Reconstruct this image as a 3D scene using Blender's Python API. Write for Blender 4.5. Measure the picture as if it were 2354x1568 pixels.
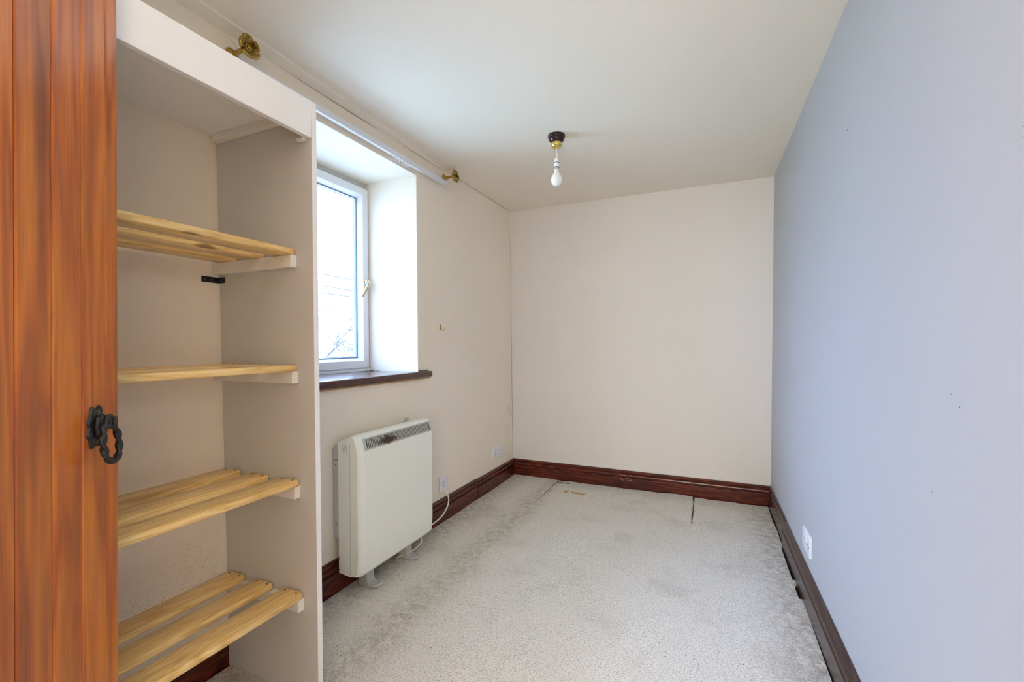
import bpy, bmesh, math, random
import numpy as np
from mathutils import Vector, Matrix
R = math.radians
PI = math.pi
random.seed(7)
for o in list(bpy.data.objects):
    bpy.data.objects.remove(o)
SC = bpy.context.scene
COL = SC.collection

# ------------------------------------------------------------------ camera
F, YAW, PIT, ROL, CH = 1034.168, 0.4157, 0.00428, -0.00439, 1.09794
v = Vector((-math.sin(YAW)*math.cos(PIT), math.cos(YAW)*math.cos(PIT), math.sin(PIT)))
r0 = Vector((math.cos(YAW), math.sin(YAW), 0)); u0 = r0.cross(v)
rr = r0*math.cos(ROL)+u0*math.sin(ROL); uu = -r0*math.sin(ROL)+u0*math.cos(ROL)
cam = bpy.data.cameras.new('camera'); cam.sensor_width = 36; cam.lens = 36*F/2354
cam.clip_start = .02; cam.clip_end = 500
co = bpy.data.objects.new('camera', cam); COL.objects.link(co)
M4 = Matrix((rr, uu, -v)).transposed().to_4x4(); M4.translation = Vector((0, 0, CH)); co.matrix_world = M4
SC.camera = co
# ------------------------------------------------------------------ world and light
SKY = 50.0
w = bpy.data.worlds.new('world'); SC.world = w; w.use_nodes = True
nt = w.node_tree; bg = nt.nodes['Background']; bg.inputs[0].default_value = (.40, .585, 1.0, 1)
# overcast sky: zenith three times as bright as the horizon
tc = nt.nodes.new('ShaderNodeTexCoord'); sx = nt.nodes.new('ShaderNodeSeparateXYZ'); nt.links.new(tc.outputs['Generated'], sx.inputs[0])
mr = nt.nodes.new('ShaderNodeMapRange'); nt.links.new(sx.outputs[2], mr.inputs[0])
mr.inputs[1].default_value = 0; mr.inputs[2].default_value = 1; mr.inputs[3].default_value = SKY/3; mr.inputs[4].default_value = SKY
nt.links.new(mr.outputs[0], bg.inputs[1])
def area(name, loc, rot, sx, sy, power, color, portal=False):
    l = bpy.data.lights.new(name, 'AREA'); l.shape = 'RECTANGLE'; l.size = sx; l.size_y = sy
    l.energy = power; l.color = color
    if portal: l.cycles.is_portal = True
    o = bpy.data.objects.new(name, l); COL.objects.link(o); o.location = loc; o.rotation_euler = rot
    return o
area('window_portal', (-2.02, 1.74, 1.49), (0, R(-90), 0), 1.2, .95, 1, (1, 1, 1), True)
area('landing_fill_light', (-.1, -1.75, 1.35), (R(90), 0, 0), 1.3, 1.5, 72, (1, .95, .87))  # added unseen fill from the landing; no window is built there
# added unseen spot beside the camera, bounced off the ceiling as fill
fl_ = bpy.data.lights.new('bounced_fill', 'SPOT'); fl_.energy = 80; fl_.color = (.84, .93, 1); fl_.spot_size = R(72); fl_.spot_blend = .6; fl_.shadow_soft_size = .05
fo_ = bpy.data.objects.new('bounced_fill', fl_); COL.objects.link(fo_); fo_.location = (-.10, .02, 1.35)
fo_.rotation_euler = Vector((-.28, .26, .93)).to_track_quat('-Z', 'Y').to_euler()
vs = SC.view_settings
vs.view_transform = 'Standard'; vs.look = 'None'; vs.gamma = 1; vs.use_curve_mapping = False
vs.exposure = 0.35
SC.cycles.max_bounces = 12; SC.cycles.diffuse_bounces = 8; SC.cycles.transparent_max_bounces = 12
SC.cycles.use_denoising = True; SC.cycles.sample_clamp_indirect = 8
try: SC.cycles.denoiser = 'OPENIMAGEDENOISE'
except Exception: pass

# ------------------------------------------------------------------ node helpers
class NT:
    def __init__(s, name):
        s.m = bpy.data.materials.new(name); s.m.use_nodes = True; s.t = s.m.node_tree
        s.b = s.t.nodes['Principled BSDF']; s.out = s.t.nodes['Material Output']
    def n(s, typ, **kw):
        x = s.t.nodes.new(typ)
        for k, val in kw.items(): setattr(x, k, val)
        return x
    def l(s, a, b): s.t.links.new(a, b)
    def val(s, sock, x):
        if hasattr(x, 'is_output'): s.l(x, sock)
        else: sock.default_value = x
    def math(s, op, a, b=0.0, c=None):
        x = s.n('ShaderNodeMath', operation=op); s.val(x.inputs[0], a); s.val(x.inputs[1], b)
        if c is not None: s.val(x.inputs[2], c)
        return x.outputs[0]
    def pos(s): return s.n('ShaderNodeNewGeometry').outputs['Position']
    def objc(s): return s.n('ShaderNodeTexCoord').outputs['Object']
    def xyz(s, vec):
        x = s.n('ShaderNodeSeparateXYZ'); s.l(vec, x.inputs[0]); return x.outputs
    def mapping(s, vec, scale=(1, 1, 1), loc=None):
        x = s.n('ShaderNodeMapping'); s.l(vec, x.inputs[0]); x.inputs['Scale'].default_value = scale
        if loc is not None: s.val(x.inputs['Location'], loc)
        return x.outputs[0]
    def noise(s, vec, scale, detail=3, rough=.5, dist=0):
        x = s.n('ShaderNodeTexNoise'); s.l(vec, x.inputs['Vector']); x.inputs['Scale'].default_value = scale
        x.inputs['Detail'].default_value = detail; x.inputs['Roughness'].default_value = rough
        x.inputs['Distortion'].default_value = dist; return x.outputs[0]
    def vor(s, vec, scale, feature='F1'):
        x = s.n('ShaderNodeTexVoronoi', feature=feature); s.l(vec, x.inputs['Vector']); x.inputs['Scale'].default_value = scale
        return x.outputs['Distance']
    def ramp(s, f, stops):
        x = s.n('ShaderNodeValToRGB'); s.l(f, x.inputs[0]); e = x.color_ramp.elements
        while len(e) < len(stops): e.new(.5)
        for i, (p, c) in enumerate(stops):
            e[i].position = p; e[i].color = (c, c, c, 1) if isinstance(c, (int, float)) else tuple(c)+(1,)
        return x.outputs[0]
    def mix(s, f, a, b, mode='MIX'):
        x = s.n('ShaderNodeMix', data_type='RGBA', blend_type=mode); s.val(x.inputs[0], f)
        for i, q in ((6, a), (7, b)):
            if isinstance(q, tuple): x.inputs[i].default_value = q+(1,)*(4-len(q))
            else: s.l(q, x.inputs[i])
        return x.outputs[2]
    def rnd(s): return s.n('ShaderNodeObjectInfo').outputs['Random']
    def base(s, c, rough=.5, metal=0, spec=None):
        s.val(s.b.inputs['Base Color'], c if not isinstance(c, tuple) else c+(1,)*(4-len(c)))
        s.val(s.b.inputs['Roughness'], rough); s.b.inputs['Metallic'].default_value = metal
        if spec is not None: s.b.inputs['Specular IOR Level'].default_value = spec
    def bump(s, h, strength=.2, dist=.01):
        x = s.n('ShaderNodeBump'); s.l(h, x.inputs['Height']); x.inputs['Strength'].default_value = strength
        x.inputs['Distance'].default_value = dist; s.l(x.outputs[0], s.b.inputs['Normal'])
MATS = {}
def simple(name, c, rough=.5, metal=0, spec=None, grain=.03, bs=0, scale=60):
    """procedural plain finish: slight tone variation and optional fine relief"""
    t = NT(name); f = t.noise(t.objc(), scale, 3)
    lo = tuple(max(0, k*(1-grain)) for k in c); hi = tuple(min(1, k*(1+grain)) for k in c)
    t.base(t.mix(f, lo, hi), rough, metal, spec)
    if bs: t.bump(f, bs, .003)
    MATS[name] = t.m; return t.m

def smooth_mask(t, x, a, b):
    """0 below a, 1 above b (or reversed when a > b)"""
    m = t.n('ShaderNodeMapRange'); t.val(m.inputs[0], x); m.inputs[1].default_value = min(a, b); m.inputs[2].default_value = max(a, b)
    m.inputs[3].default_value = 0 if a < b else 1; m.inputs[4].default_value = 1 if a < b else 0
    m.interpolation_type = 'SMOOTHSTEP'; return m.outputs[0]

def plaster(name, c, mould=False, specks=True):
    t = NT(name); p = t.pos()
    f = t.noise(p, 1.3, 3); col = t.mix(f, tuple(k*.975 for k in c), tuple(min(1, k*1.02) for k in c))
    if specks:
        d = t.vor(p, 4.5); msk = smooth_mask(t, d, .022, .010)
        col = t.mix(t.math('MULTIPLY', msk, .55), col, (.25, .22, .2))
    if mould:
        x, y, z = t.xyz(p)
        zone = t.math('MULTIPLY', smooth_mask(t, z, .85, .1), smooth_mask(t, y, 1.05, 1.0))
        zone = t.math('MULTIPLY', zone, smooth_mask(t, t.noise(p, 5, 3), .38, .62))
        s1 = smooth_mask(t, t.noise(p, 210, 2, .6), .58, .66)
        s2 = smooth_mask(t, t.noise(p, 70, 3, .7), .60, .72)
        sp = t.math('MULTIPLY', zone, t.math('MAXIMUM', s1, t.math('MULTIPLY', s2, .6)))
        col = t.mix(t.math('MULTIPLY', sp, .5), col, (.20, .20, .17))
        # grime in the far corner
        c2 = t.math('MULTIPLY', smooth_mask(t, y, 3.25, 3.46), smooth_mask(t, z, 1.2, .2))
        c2 = t.math('MULTIPLY', c2, smooth_mask(t, t.noise(p, 9, 4, .6), .45, .75))
        col = t.mix(t.math('MULTIPLY', c2, .35), col, (.30, .27, .22))
    t.base(col, .62, 0, .3)
    h = t.math('ADD', t.noise(p, 260, 2), t.math('MULTIPLY', t.noise(p, 6, 3), 3.0))
    t.bump(h, .12, .002); MATS[name] = t.m; return t.m

def wood(name, axis, stops, rough=.3, grain=1.0, knots=True, sc=1.0, coat=0, obj=True, ring=55, dark=(.05, .02, .01), bs=.25, ks=7.0):
    """grain runs along axis (0,1,2)"""
    t = NT(name); p = t.objc() if obj else t.pos()
    add = t.n('ShaderNodeVectorMath', operation='ADD'); t.l(p, add.inputs[0])
    cmb = t.n('ShaderNodeCombineXYZ'); k = t.math('MULTIPLY', t.rnd(), 37.0) if obj else 3.7
    for i in range(3): t.val(cmb.inputs[i], k)
    t.l(cmb.outputs[0], add.inputs[1]); p = add.outputs[0]
    s = [sc, sc, sc]; s[axis] = .10*sc
    q = t.mapping(p, tuple(s))
    warp = t.noise(q, 9, 3, .5)
    x = t.math('ADD', t.math('MULTIPLY', warp, 2.2), t.math('MULTIPLY', t.noise(q, 28, 3, .6), .35))
    rings = t.math('FRACT', t.math('MULTIPLY', x, ring/10))
    rings = t.math('PINGPONG', t.math('MULTIPLY', x, ring/10), .5)
    rings = t.math('MULTIPLY', rings, 2.0)
    s2 = [1.0, 1.0, 1.0]; s2[axis] = .02
    fine = t.noise(t.mapping(p, tuple(s2)), 420*sc, 3, .7)
    f = t.math('ADD', t.math('MULTIPLY', rings, .42*grain), t.math('MULTIPLY', fine, .55))
    col = t.ramp(f, stops)
    s5 = [1.0, 1.0, 1.0]; s5[axis] = .13
    blot = smooth_mask(t, t.noise(t.mapping(p, tuple(s5)), 13, 3, .6), .50, .78)
    col = t.mix(t.math('MULTIPLY', blot, .55), col, dark, 'MIX')
    if knots:
        s3 = [1.0, 1.0, 1.0]; s3[axis] = .40
        d = t.vor(t.mapping(p, tuple(s3)), ks)
        kn = smooth_mask(t, d, .11, .045)
        col = t.mix(t.math('MULTIPLY', kn, .8), col, dark)
    t.base(col, rough, 0, .5)
    if coat: t.b.inputs['Coat Weight'].default_value = coat; t.b.inputs['Coat Roughness'].default_value = .18
    t.bump(f, bs, .0015); MATS[name] = t.m; return t.m

CREAM = (.88, .805, .685)
m_wall = plaster('cream_emulsion', CREAM, mould=True)
m_wallr = plaster('cream_emulsion_dimmed', (.715, .685, .63))  # end wall: same cream, its light level put in as a darker tone
m_wallc = plaster('cream_emulsion_cool_light', (.46, .465, .47))  # right wall: same cream, darkened and cooled to put its light into the colour
m_ceil = plaster('ceiling_paint', (.85, .79, .68))
m_white = plaster('white_satin_shaded', (.61, .60, .58), specks=False)  # shaded copy of the white paint, shade put into the colour
m_whitef = plaster('white_satin_lit', (.86, .87, .88), specks=False)  # lit copy of the white paint, light on room-facing boards put into the colour
m_gloss = simple('painted_cleat', (.80, .79, .76), .35, grain=.02)
m_upvc = simple('white_upvc', (.82, .83, .86), .22, grain=.01)
m_track = simple('track_white_plastic', (.78, .82, .88), .3, grain=.01)
m_gasket = simple('grey_blue_gasket', (.16, .22, .30), .4)
m_sock = simple('white_socket_plastic', (.80, .81, .86), .25, grain=.01)
m_dark = simple('dark_hole', (.02, .02, .022), .6)
m_red = simple('red_rocker_mark', (.5, .03, .03), .4)
m_heat = simple('ivory_enamel', (.86, .88, .81), .32, grain=.015)
m_heat2 = simple('ivory_enamel_case', (.83, .84, .76), .4, grain=.02)
m_hgrey = simple('grey_galvanised_plate', (.50, .50, .48), .45, grain=.08)
m_foot = simple('grey_foot_plastic', (.47, .48, .45), .4)
m_flex = simple('cream_flex', (.72, .69, .62), .4)
def brass_mat():
    t = NT('antique_brass'); g = t.n('ShaderNodeNewGeometry').outputs['Pointiness']
    k = smooth_mask(t, g, .485, .515); k = t.math('MULTIPLY', k, t.ramp(t.noise(t.objc(), 120, 3), [(.3, .6), (.6, 1)]))  # shade in the creases put into the colour so the relief reads
    t.base(t.mix(k, (.075, .048, .012), (.52, .37, .10)), .26, 1); return t.m
m_brass = brass_mat()
m_brassb = simple('bright_brass', (.80, .60, .18), .18, 1, grain=.1)
m_iron = simple('black_iron', (.022, .025, .028), .36, .4, grain=.4, bs=.5, scale=180)
m_screw = simple('screw_steel', (.12, .12, .13), .35, .7)
m_gold = simple('champagne_handle_metal', (.72, .63, .40), .25, .8)
m_mah = simple('turned_dark_wood', (.022, .006, .007), .2, grain=.3)
m_chip = simple('raw_wood_chip', (.56, .36, .17), .7, grain=.15)
m_raw = simple('raw_wood_edge', (.50, .28, .09), .7, grain=.2)
m_bark = simple('grey_bark', (.050, .044, .042), .9)
m_leaf = simple('pale_green_leaf', (.075, .11, .055), .8, grain=.3)
m_cable = simple('cable_black', (.03, .03, .032), .7)
m_dust = simple('grey_sealant', (.55, .54, .50), .8, grain=.12, scale=20)
pine_stops = [(.10, (.58, .33, .10)), (.42, (.84, .56, .20)), (.70, (.92, .68, .30)), (1, (.94, .75, .38))]
m_pine = wood('varnished_pine', 1, pine_stops, .30, 1.0, True, 1.0, .25, ring=85, dark=(.16, .065, .02))
door_stops = [(.10, (.30, .055, .010)), (.42, (.56, .130, .012)), (.68, (.72, .215, .018)), (1, (.78, .28, .035))]
m_door = wood('red_stained_pine', 2, door_stops, .33, .9, True, .8, .25, ring=34, dark=(.035, .008, .006), bs=.2, ks=11.0)
sk_stops = [(.15, (.022, .003, .002)), (.45, (.085, .011, .004)), (.75, (.19, .030, .008)), (1, (.28, .060, .014))]
m_sky = wood('dark_skirting_lengthways', 1, sk_stops, .27, .8, False, 1.0, .0, obj=False, ring=60, dark=(.012, .005, .005))
m_skx = wood('dark_skirting_crossways', 0, sk_stops, .27, .8, False, 1.0, .0, obj=False, ring=60, dark=(.012, .005, .005))
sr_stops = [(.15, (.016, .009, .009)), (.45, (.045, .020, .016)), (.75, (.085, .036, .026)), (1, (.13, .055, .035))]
m_skr = wood('sheen_greyed_skirting', 1, sr_stops, .24, .8, False, 1.0, .0, obj=False, ring=60, dark=(.012, .008, .008))  # right skirting: grey of its surface sheen put into the wood colour
sill_stops = [(.2, (.035, .008, .006)), (.6, (.085, .022, .016)), (1, (.13, .04, .028))]
m_sill = wood('mahogany_sill_stain', 1, sill_stops, .2, .8, False, 1.2, .5, obj=False, bs=.1)

def carpet_mat():
    t = NT('worn_pale_carpet'); p = t.pos(); x, y, z = t.xyz(p)
    tuft = t.vor(p, 260); f1 = t.noise(p, 420, 2, .6)
    sp = t.math('ADD', t.math('MULTIPLY', t.noise(p, 170, 4, .8), .75), t.math('MULTIPLY', f1, .25))
    col = t.ramp(sp, [(.34, (.89, .86, .795)), (.50, (.81, .78, .71)), (.57, (.58, .545, .475)), (.66, (.30, .27, .22))])
    big = t.noise(p, 3.2, 4, .6)
    col = t.mix(t.math('MULTIPLY', smooth_mask(t, big, .5, .75), .30), col, (.36, .32, .26))
    # grime trodden in beside the skirtings and along the worn strip
    edge = t.math('MAXIMUM', smooth_mask(t, x, -1.28, -1.5), smooth_mask(t, x, .10, .36))
    edge = t.math('MAXIMUM', edge, t.math('MULTIPLY', smooth_mask(t, y, 3.2, 3.45), .5))
    strip = t.math('MULTIPLY', smooth_mask(t, t.math('ABSOLUTE', t.math('ADD', x, t.math('ADD', 1.08, t.math('MULTIPLY', t.noise(p, 4, 2), .12)))), .15, .0), .75)
    edge = t.math('MAXIMUM', edge, strip)
    gr = t.math('MULTIPLY', edge, smooth_mask(t, t.noise(p, 26, 5, .75), .33, .68))
    col = t.mix(t.math('MULTIPLY', gr, .62), col, (.185, .155, .11))
    sm = t.math('MULTIPLY', smooth_mask(t, t.noise(p, 12, 5, .8), .63, .74), smooth_mask(t, y, 1.3, 2.3))
    col = t.mix(t.math('MULTIPLY', sm, .6), col, (.20, .19, .16))
    fl = smooth_mask(t, t.vor(p, 9), .05, .02)
    col = t.mix(t.math('MULTIPLY', fl, .7), col, (.16, .10, .06))
    # the cut lines (real grooves, see the mesh) have a dark backing
    t.base(col, .95, 0, .1)
    t.bump(t.math('ADD', t.math('MULTIPLY', sp, -1.6), t.math('MULTIPLY', tuft, -.5)), .6, .006)
    MATS['carpet'] = t.m; return t.m
m_carpet = carpet_mat()

def glass_mat():
    t = NT('window_glass'); t.t.nodes.remove(t.b)
    tr = t.n('ShaderNodeBsdfTransparent'); gl = t.n('ShaderNodeBsdfGlossy'); gl.inputs['Roughness'].default_value = .01
    f = t.n('ShaderNodeFresnel'); f.inputs[0].default_value = 1.45; mx = t.n('ShaderNodeMixShader')
    tint = t.mix(t.noise(t.objc(), 5, 2), (.96, .98, .98), (.985, .99, .99)); t.l(tint, tr.inputs[0])
    t.l(t.math('MULTIPLY', f.outputs[0], .8), mx.inputs[0]); t.l(tr.outputs[0], mx.inputs[1]); t.l(gl.outputs[0], mx.inputs[2])
    t.l(mx.outputs[0], t.out.inputs[0]); return t.m
m_glass = glass_mat()
def bulb_mat():
    t = NT('pearl_bulb_glass'); f = t.noise(t.objc(), 40, 2)
    t.base(t.mix(f, (.80, .82, .79), (.86, .87, .84)), .12); t.b.inputs['Subsurface Weight'].default_value = .4
    t.b.inputs['Subsurface Radius'].default_value = (.02, .02, .02); return t.m
m_bulb = bulb_mat()
def grass_mat():
    t = NT('lawn'); p = t.pos(); t.base(t.mix(t.noise(p, .6, 5), (.24, .26, .20), (.34, .35, .28)), .9); return t.m
m_grass = grass_mat()

# ------------------------------------------------------------------ object helpers
def tag(o, label=None, cat=None, group=None, kind=None):
    if label: o['label'] = label
    if cat: o['category'] = cat
    if group: o['group'] = group
    if kind: o['kind'] = kind
    return o
def empty(name, loc=(0, 0, 0), M=None):
    o = bpy.data.objects.new(name, None); COL.objects.link(o); o.empty_display_size = .05
    if M is not None: o.matrix_world = M
    else: o.location = loc
    return o
def link(name, bm, mat, parent=None, smooth=False, bevel=0, seg=2, loc=None, M=None, ang=35):
    me = bpy.data.meshes.new(name); bmesh.ops.recalc_face_normals(bm, faces=bm.faces); bm.to_mesh(me); bm.free()
    mats = mat if isinstance(mat, (list, tuple)) else [mat]
    for m in mats: me.materials.append(m)
    if smooth:
        me.polygons.foreach_set('use_smooth', [True]*len(me.polygons))
        me.set_sharp_from_angle(angle=R(ang))
    o = bpy.data.objects.new(name, me); COL.objects.link(o)
    if parent: o.parent = parent
    if loc: o.location = loc
    if M is not None: o.matrix_local = M
    if bevel:
        b = o.modifiers.new('b', 'BEVEL'); b.width = bevel; b.segments = seg; b.limit_method = 'ANGLE'; b.angle_limit = R(40)
        if seg > 1:
            me.polygons.foreach_set('use_smooth', [True]*len(me.polygons)); me.set_sharp_from_angle(angle=R(50))
            b.harden_normals = False
    return o
def hexa(bm, P8):
    """P8: bottom 4 (ccw), top 4"""
    vv = [bm.verts.new(q) for q in P8]
    for f in ((0, 3, 2, 1), (4, 5, 6, 7), (0, 1, 5, 4), (1, 2, 6, 5), (2, 3, 7, 6), (3, 0, 4, 7)):
        bm.faces.new([vv[i] for i in f])
    return vv
def box(bm, x0, x1, y0, y1, z0, z1):
    return hexa(bm, [(x0, y0, z0), (x1, y0, z0), (x1, y1, z0), (x0, y1, z0), (x0, y0, z1), (x1, y0, z1), (x1, y1, z1), (x0, y1, z1)])
def bx(*a):
    bm = bmesh.new(); box(bm, *a); return bm
def prism(bm, pts, a0, a1, axis):
    """polygon pts extruded along axis from a0 to a1; pts are the other two coordinates in order"""
    def mk(p, a):
        q = list(p); q.insert(axis, a); return tuple(q)
    A = [bm.verts.new(mk(p, a0)) for p in pts]; B = [bm.verts.new(mk(p, a1)) for p in pts]
    n = len(pts); bm.faces.new(A); bm.faces.new(B[::-1])
    for i in range(n): bm.faces.new([A[i], B[i], B[(i+1) % n], A[(i+1) % n]])
def lathe(bm, prof, seg=32, M=None, rf=None):
    """profile list (r, z) about z"""
    rings = []
    for (r, z) in prof:
        if r < 1e-6: rings.append([bm.verts.new((0, 0, z))])
        else:
            rings.append([bm.verts.new(((r*(rf(2*PI*i/seg, z) if rf else 1))*math.cos(2*PI*i/seg), (r*(rf(2*PI*i/seg, z) if rf else 1))*math.sin(2*PI*i/seg), z)) for i in range(seg)])
    for a, b in zip(rings, rings[1:]):
        for i in range(seg):
            j = (i+1) % seg
            if len(a) == 1 and len(b) == 1: continue
            if len(a) == 1: bm.faces.new([a[0], b[i], b[j]])
            elif len(b) == 1: bm.faces.new([a[i], b[0], a[j]])
            else: bm.faces.new([a[i], b[i], b[j], a[j]])
    if len(rings[0]) > 1: bm.faces.new(rings[0])
    if len(rings[-1]) > 1: bm.faces.new(rings[-1])
    if M is not None: bmesh.ops.transform(bm, matrix=M, verts=bm.verts)
def catmull(P, n=8):
    P = [Vector(p) for p in P]; out = []
    for i in range(len(P)-1):
        a = P[max(i-1, 0)]; b = P[i]; c = P[i+1]; d = P[min(i+2, len(P)-1)]
        for k in range(n):
            t = k/n; out.append(.5*((2*b)+(c-a)*t+(2*a-5*b+4*c-d)*t*t+(-a+3*b-3*c+d)*t**3))
    out.append(P[-1]); return out
def tube(bm, P, rad, seg=10, closed=False, shape=None):
    """sweep; rad number or function(t); shape(t, angle) multiplies the radius"""
    P = [Vector(p) for p in P]; n = len(P); rings = []; up = None
    for i, p in enumerate(P):
        if closed: d = (P[(i+1) % n]-P[i-1]).normalized()
        else: d = (P[min(i+1, n-1)]-P[max(i-1, 0)]).normalized()
        if up is None:
            up = Vector((0, 0, 1)) if abs(d.z) < .9 else Vector((1, 0, 0))
        a = d.cross(up).normalized(); b = a.cross(d).normalized(); up = b
        t = i/(n if closed else n-1); r = rad(t) if callable(rad) else rad
        rings.append([bm.verts.new(p+(a*math.cos(2*PI*k/seg)+b*math.sin(2*PI*k/seg))*r*(shape(t, 2*PI*k/seg) if shape else 1)) for k in range(seg)])
    m = n if closed else n-1
    for i in range(m):
        A = rings[i]; B = rings[(i+1) % n]
        for k in range(seg): bm.faces.new([A[k], A[(k+1) % seg], B[(k+1) % seg], B[k]])
    if not closed: bm.faces.new(rings[0]); bm.faces.new(rings[-1][::-1])
def ellipsoid(bm, c, r, seg=14):
    M = Matrix.Translation(c) @ Matrix.Diagonal((r[0], r[1], r[2], 1))
    bmesh.ops.create_uvsphere(bm, u_segments=seg, v_segments=seg//2+2, radius=1, matrix=M)

# ------------------------------------------------------------------ the room's own (slightly out of plumb) planes
L0, R0, D0 = 1.52484, .37206, 3.4453
aL, aR, cB, eC, bL, bR = .0078, -.01237, -.00256, -.00084, -.00718, .01523
def XL(y, z, g=0): return -L0+aL*(y-3.6)+bL*(z-1)+g
def XR(y, z, g=0): return R0+aR*(y-3.6)+bR*(z-1)-g
def YB(x, g=0): return D0+cB*x-g
def ZC(y): return 2.2+eC*(y-3.6)
def on_left(y, z, g=0):
    """local x out of the wall, y along it, z up"""
    ey = Vector((aL, 1, 0)).normalized(); ez = Vector((bL, 0, 1)).normalized(); ex = ey.cross(ez).normalized(); ez = ex.cross(ey)
    M = Matrix((ex, ey, ez)).transposed().to_4x4(); M.translation = Vector((XL(y, z, g), y, z)); return M
def on_right(y, z, g=0):
    ey = -Vector((aR, 1, 0)).normalized(); ez = Vector((bR, 0, 1)).normalized(); ex = ey.cross(ez).normalized(); ez = ex.cross(ey)
    M = Matrix((ex, ey, ez)).transposed().to_4x4(); M.translation = Vector((XR(y, z, g), y, z)); return M
FY = -.03                                     # inner face of the front wall, behind the camera
WY0, WY1, WZ0, WZ1 = 1.29, 2.145, .915, 2.065  # window opening
TH = .46
YE = 3.445

# ------------------------------------------------------------------ setting: walls, floor, ceiling
def wall_left():
    bm = bmesh.new(); rings = []
    for g in (0, -TH):
        o = [(FY-.1, -.06), (YE+.10, -.06), (YE+.10, 2.26), (FY-.1, 2.26)]
        i = [(WY0, WZ0), (WY1, WZ0), (WY1, WZ1), (WY0, WZ1)]
        rings.append(([bm.verts.new((XL(y, z, g), y, z)) for y, z in o], [bm.verts.new((XL(y, z, g), y, z)) for y, z in i]))
    for (o, i) in rings:
        for k in range(4): bm.faces.new([o[k], o[(k+1) % 4], i[(k+1) % 4], i[k]])
    for a, b in ((rings[0][0], rings[1][0]), (rings[0][1], rings[1][1])):
        for k in range(4): bm.faces.new([a[k], a[(k+1) % 4], b[(k+1) % 4], b[k]])
    return bm
wl = tag(link('wall_left', wall_left(), m_wall, bevel=.004, seg=2), 'cream plastered wall with the deep window recess', 'wall', kind='structure')
bm = bmesh.new()
hexa(bm, [(XR(FY, -.06), FY-.1, -.06), (XR(FY, -.06)+.12, FY-.1, -.06), (XR(YE, -.06)+.12, YE+.1, -.06), (XR(YE, -.06), YE+.1, -.06),
          (XR(FY, 2.26), FY-.1, 2.26), (XR(FY, 2.26)+.12, FY-.1, 2.26), (XR(YE, 2.26)+.12, YE+.1, 2.26), (XR(YE, 2.26), YE+.1, 2.26)])
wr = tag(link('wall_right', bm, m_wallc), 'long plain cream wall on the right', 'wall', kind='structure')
bm = bmesh.new()
xa, xb = -1.56, .42
hexa(bm, [(xa, YB(xa), -.06), (xb, YB(xb), -.06), (xb, YB(xb)+.12, -.06), (xa, YB(xa)+.12, -.06),
          (xa, YB(xa), 2.26), (xb, YB(xb), 2.26), (xb, YB(xb)+.12, 2.26), (xa, YB(xa)+.12, 2.26)])
wb = tag(link('wall_back', bm, m_wallr), 'plain cream end wall facing the camera', 'wall', kind='structure')
bm = bmesh.new()
hexa(bm, [(-1.60, FY-.12, ZC(FY)), (.50, FY-.12, ZC(FY)), (.50, YE+.12, ZC(YE)), (-1.60, YE+.12, ZC(YE)),
          (-1.60, FY-.12, 2.30), (.50, FY-.12, 2.30), (.50, YE+.12, 2.30), (-1.60, YE+.12, 2.30)])
tag(link('ceiling', bm, m_ceil), 'plain off-white ceiling with a bare bulb pendant', 'ceiling', kind='structure')
tag(link('floor', bx(-1.56, .44, -2.0, YE+.03, -.08, -.020), simple('floor_boards_dark', (.035, .028, .022), .8)), 'dark sub-floor beneath the worn carpet', 'floor', kind='structure')
# front wall with the doorway the picture is taken from, and the landing behind it
DX0, DX1, DZ = -.545, .225, 1.98
bm = bmesh.new()
box(bm, -1.56, DX0, FY-.12, FY, -.06, 2.26); box(bm, DX1, .44, FY-.12, FY, -.06, 2.26); box(bm, DX0, DX1, FY-.12, FY, DZ, 2.26)
tag(link('wall_front', bm, m_wall), 'cream wall around the doorway behind the camera', 'wall', kind='structure')
for nm, a, lb in (('wall_landing_left', (-1.3, -1.18, -2.0, FY-.12, -.06, 2.3), 'cream side wall of the landing, left'), ('wall_landing_right', (.9, 1.02, -2.0, FY-.12, -.06, 2.3), 'cream side wall of the landing, right'),
              ('wall_landing_end', (-1.3, 1.02, -2.1, -2.0, -.06, 2.3), 'cream end wall of the landing'), ('ceiling_landing', (-1.3, 1.02, -2.1, FY-.12, 2.2, 2.3), 'off-white landing ceiling')):
    tag(link(nm, bx(*a), m_wall), lb, 'wall' if 'wall' in nm else 'ceiling', kind='structure')
bm = bmesh.new(); box(bm, .44, 1.02, -2.0, FY-.12, -.08, -.02)
tag(link('floor_landing', bm, m_raw), 'bare boards of the landing', 'floor', kind='structure')
bm = bmesh.new(); box(bm, DX0-.0, DX0+.02, FY-.125, FY-.02, -.02, DZ); box(bm, DX1-.02, DX1, FY-.125, FY+.002, -.02, DZ); box(bm, DX0, DX1, FY-.125, FY-.02, DZ-.02, DZ)
tag(link('trim_1', bm, m_skx), 'dark wooden lining of the doorway', 'trim', kind='structure')

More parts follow.
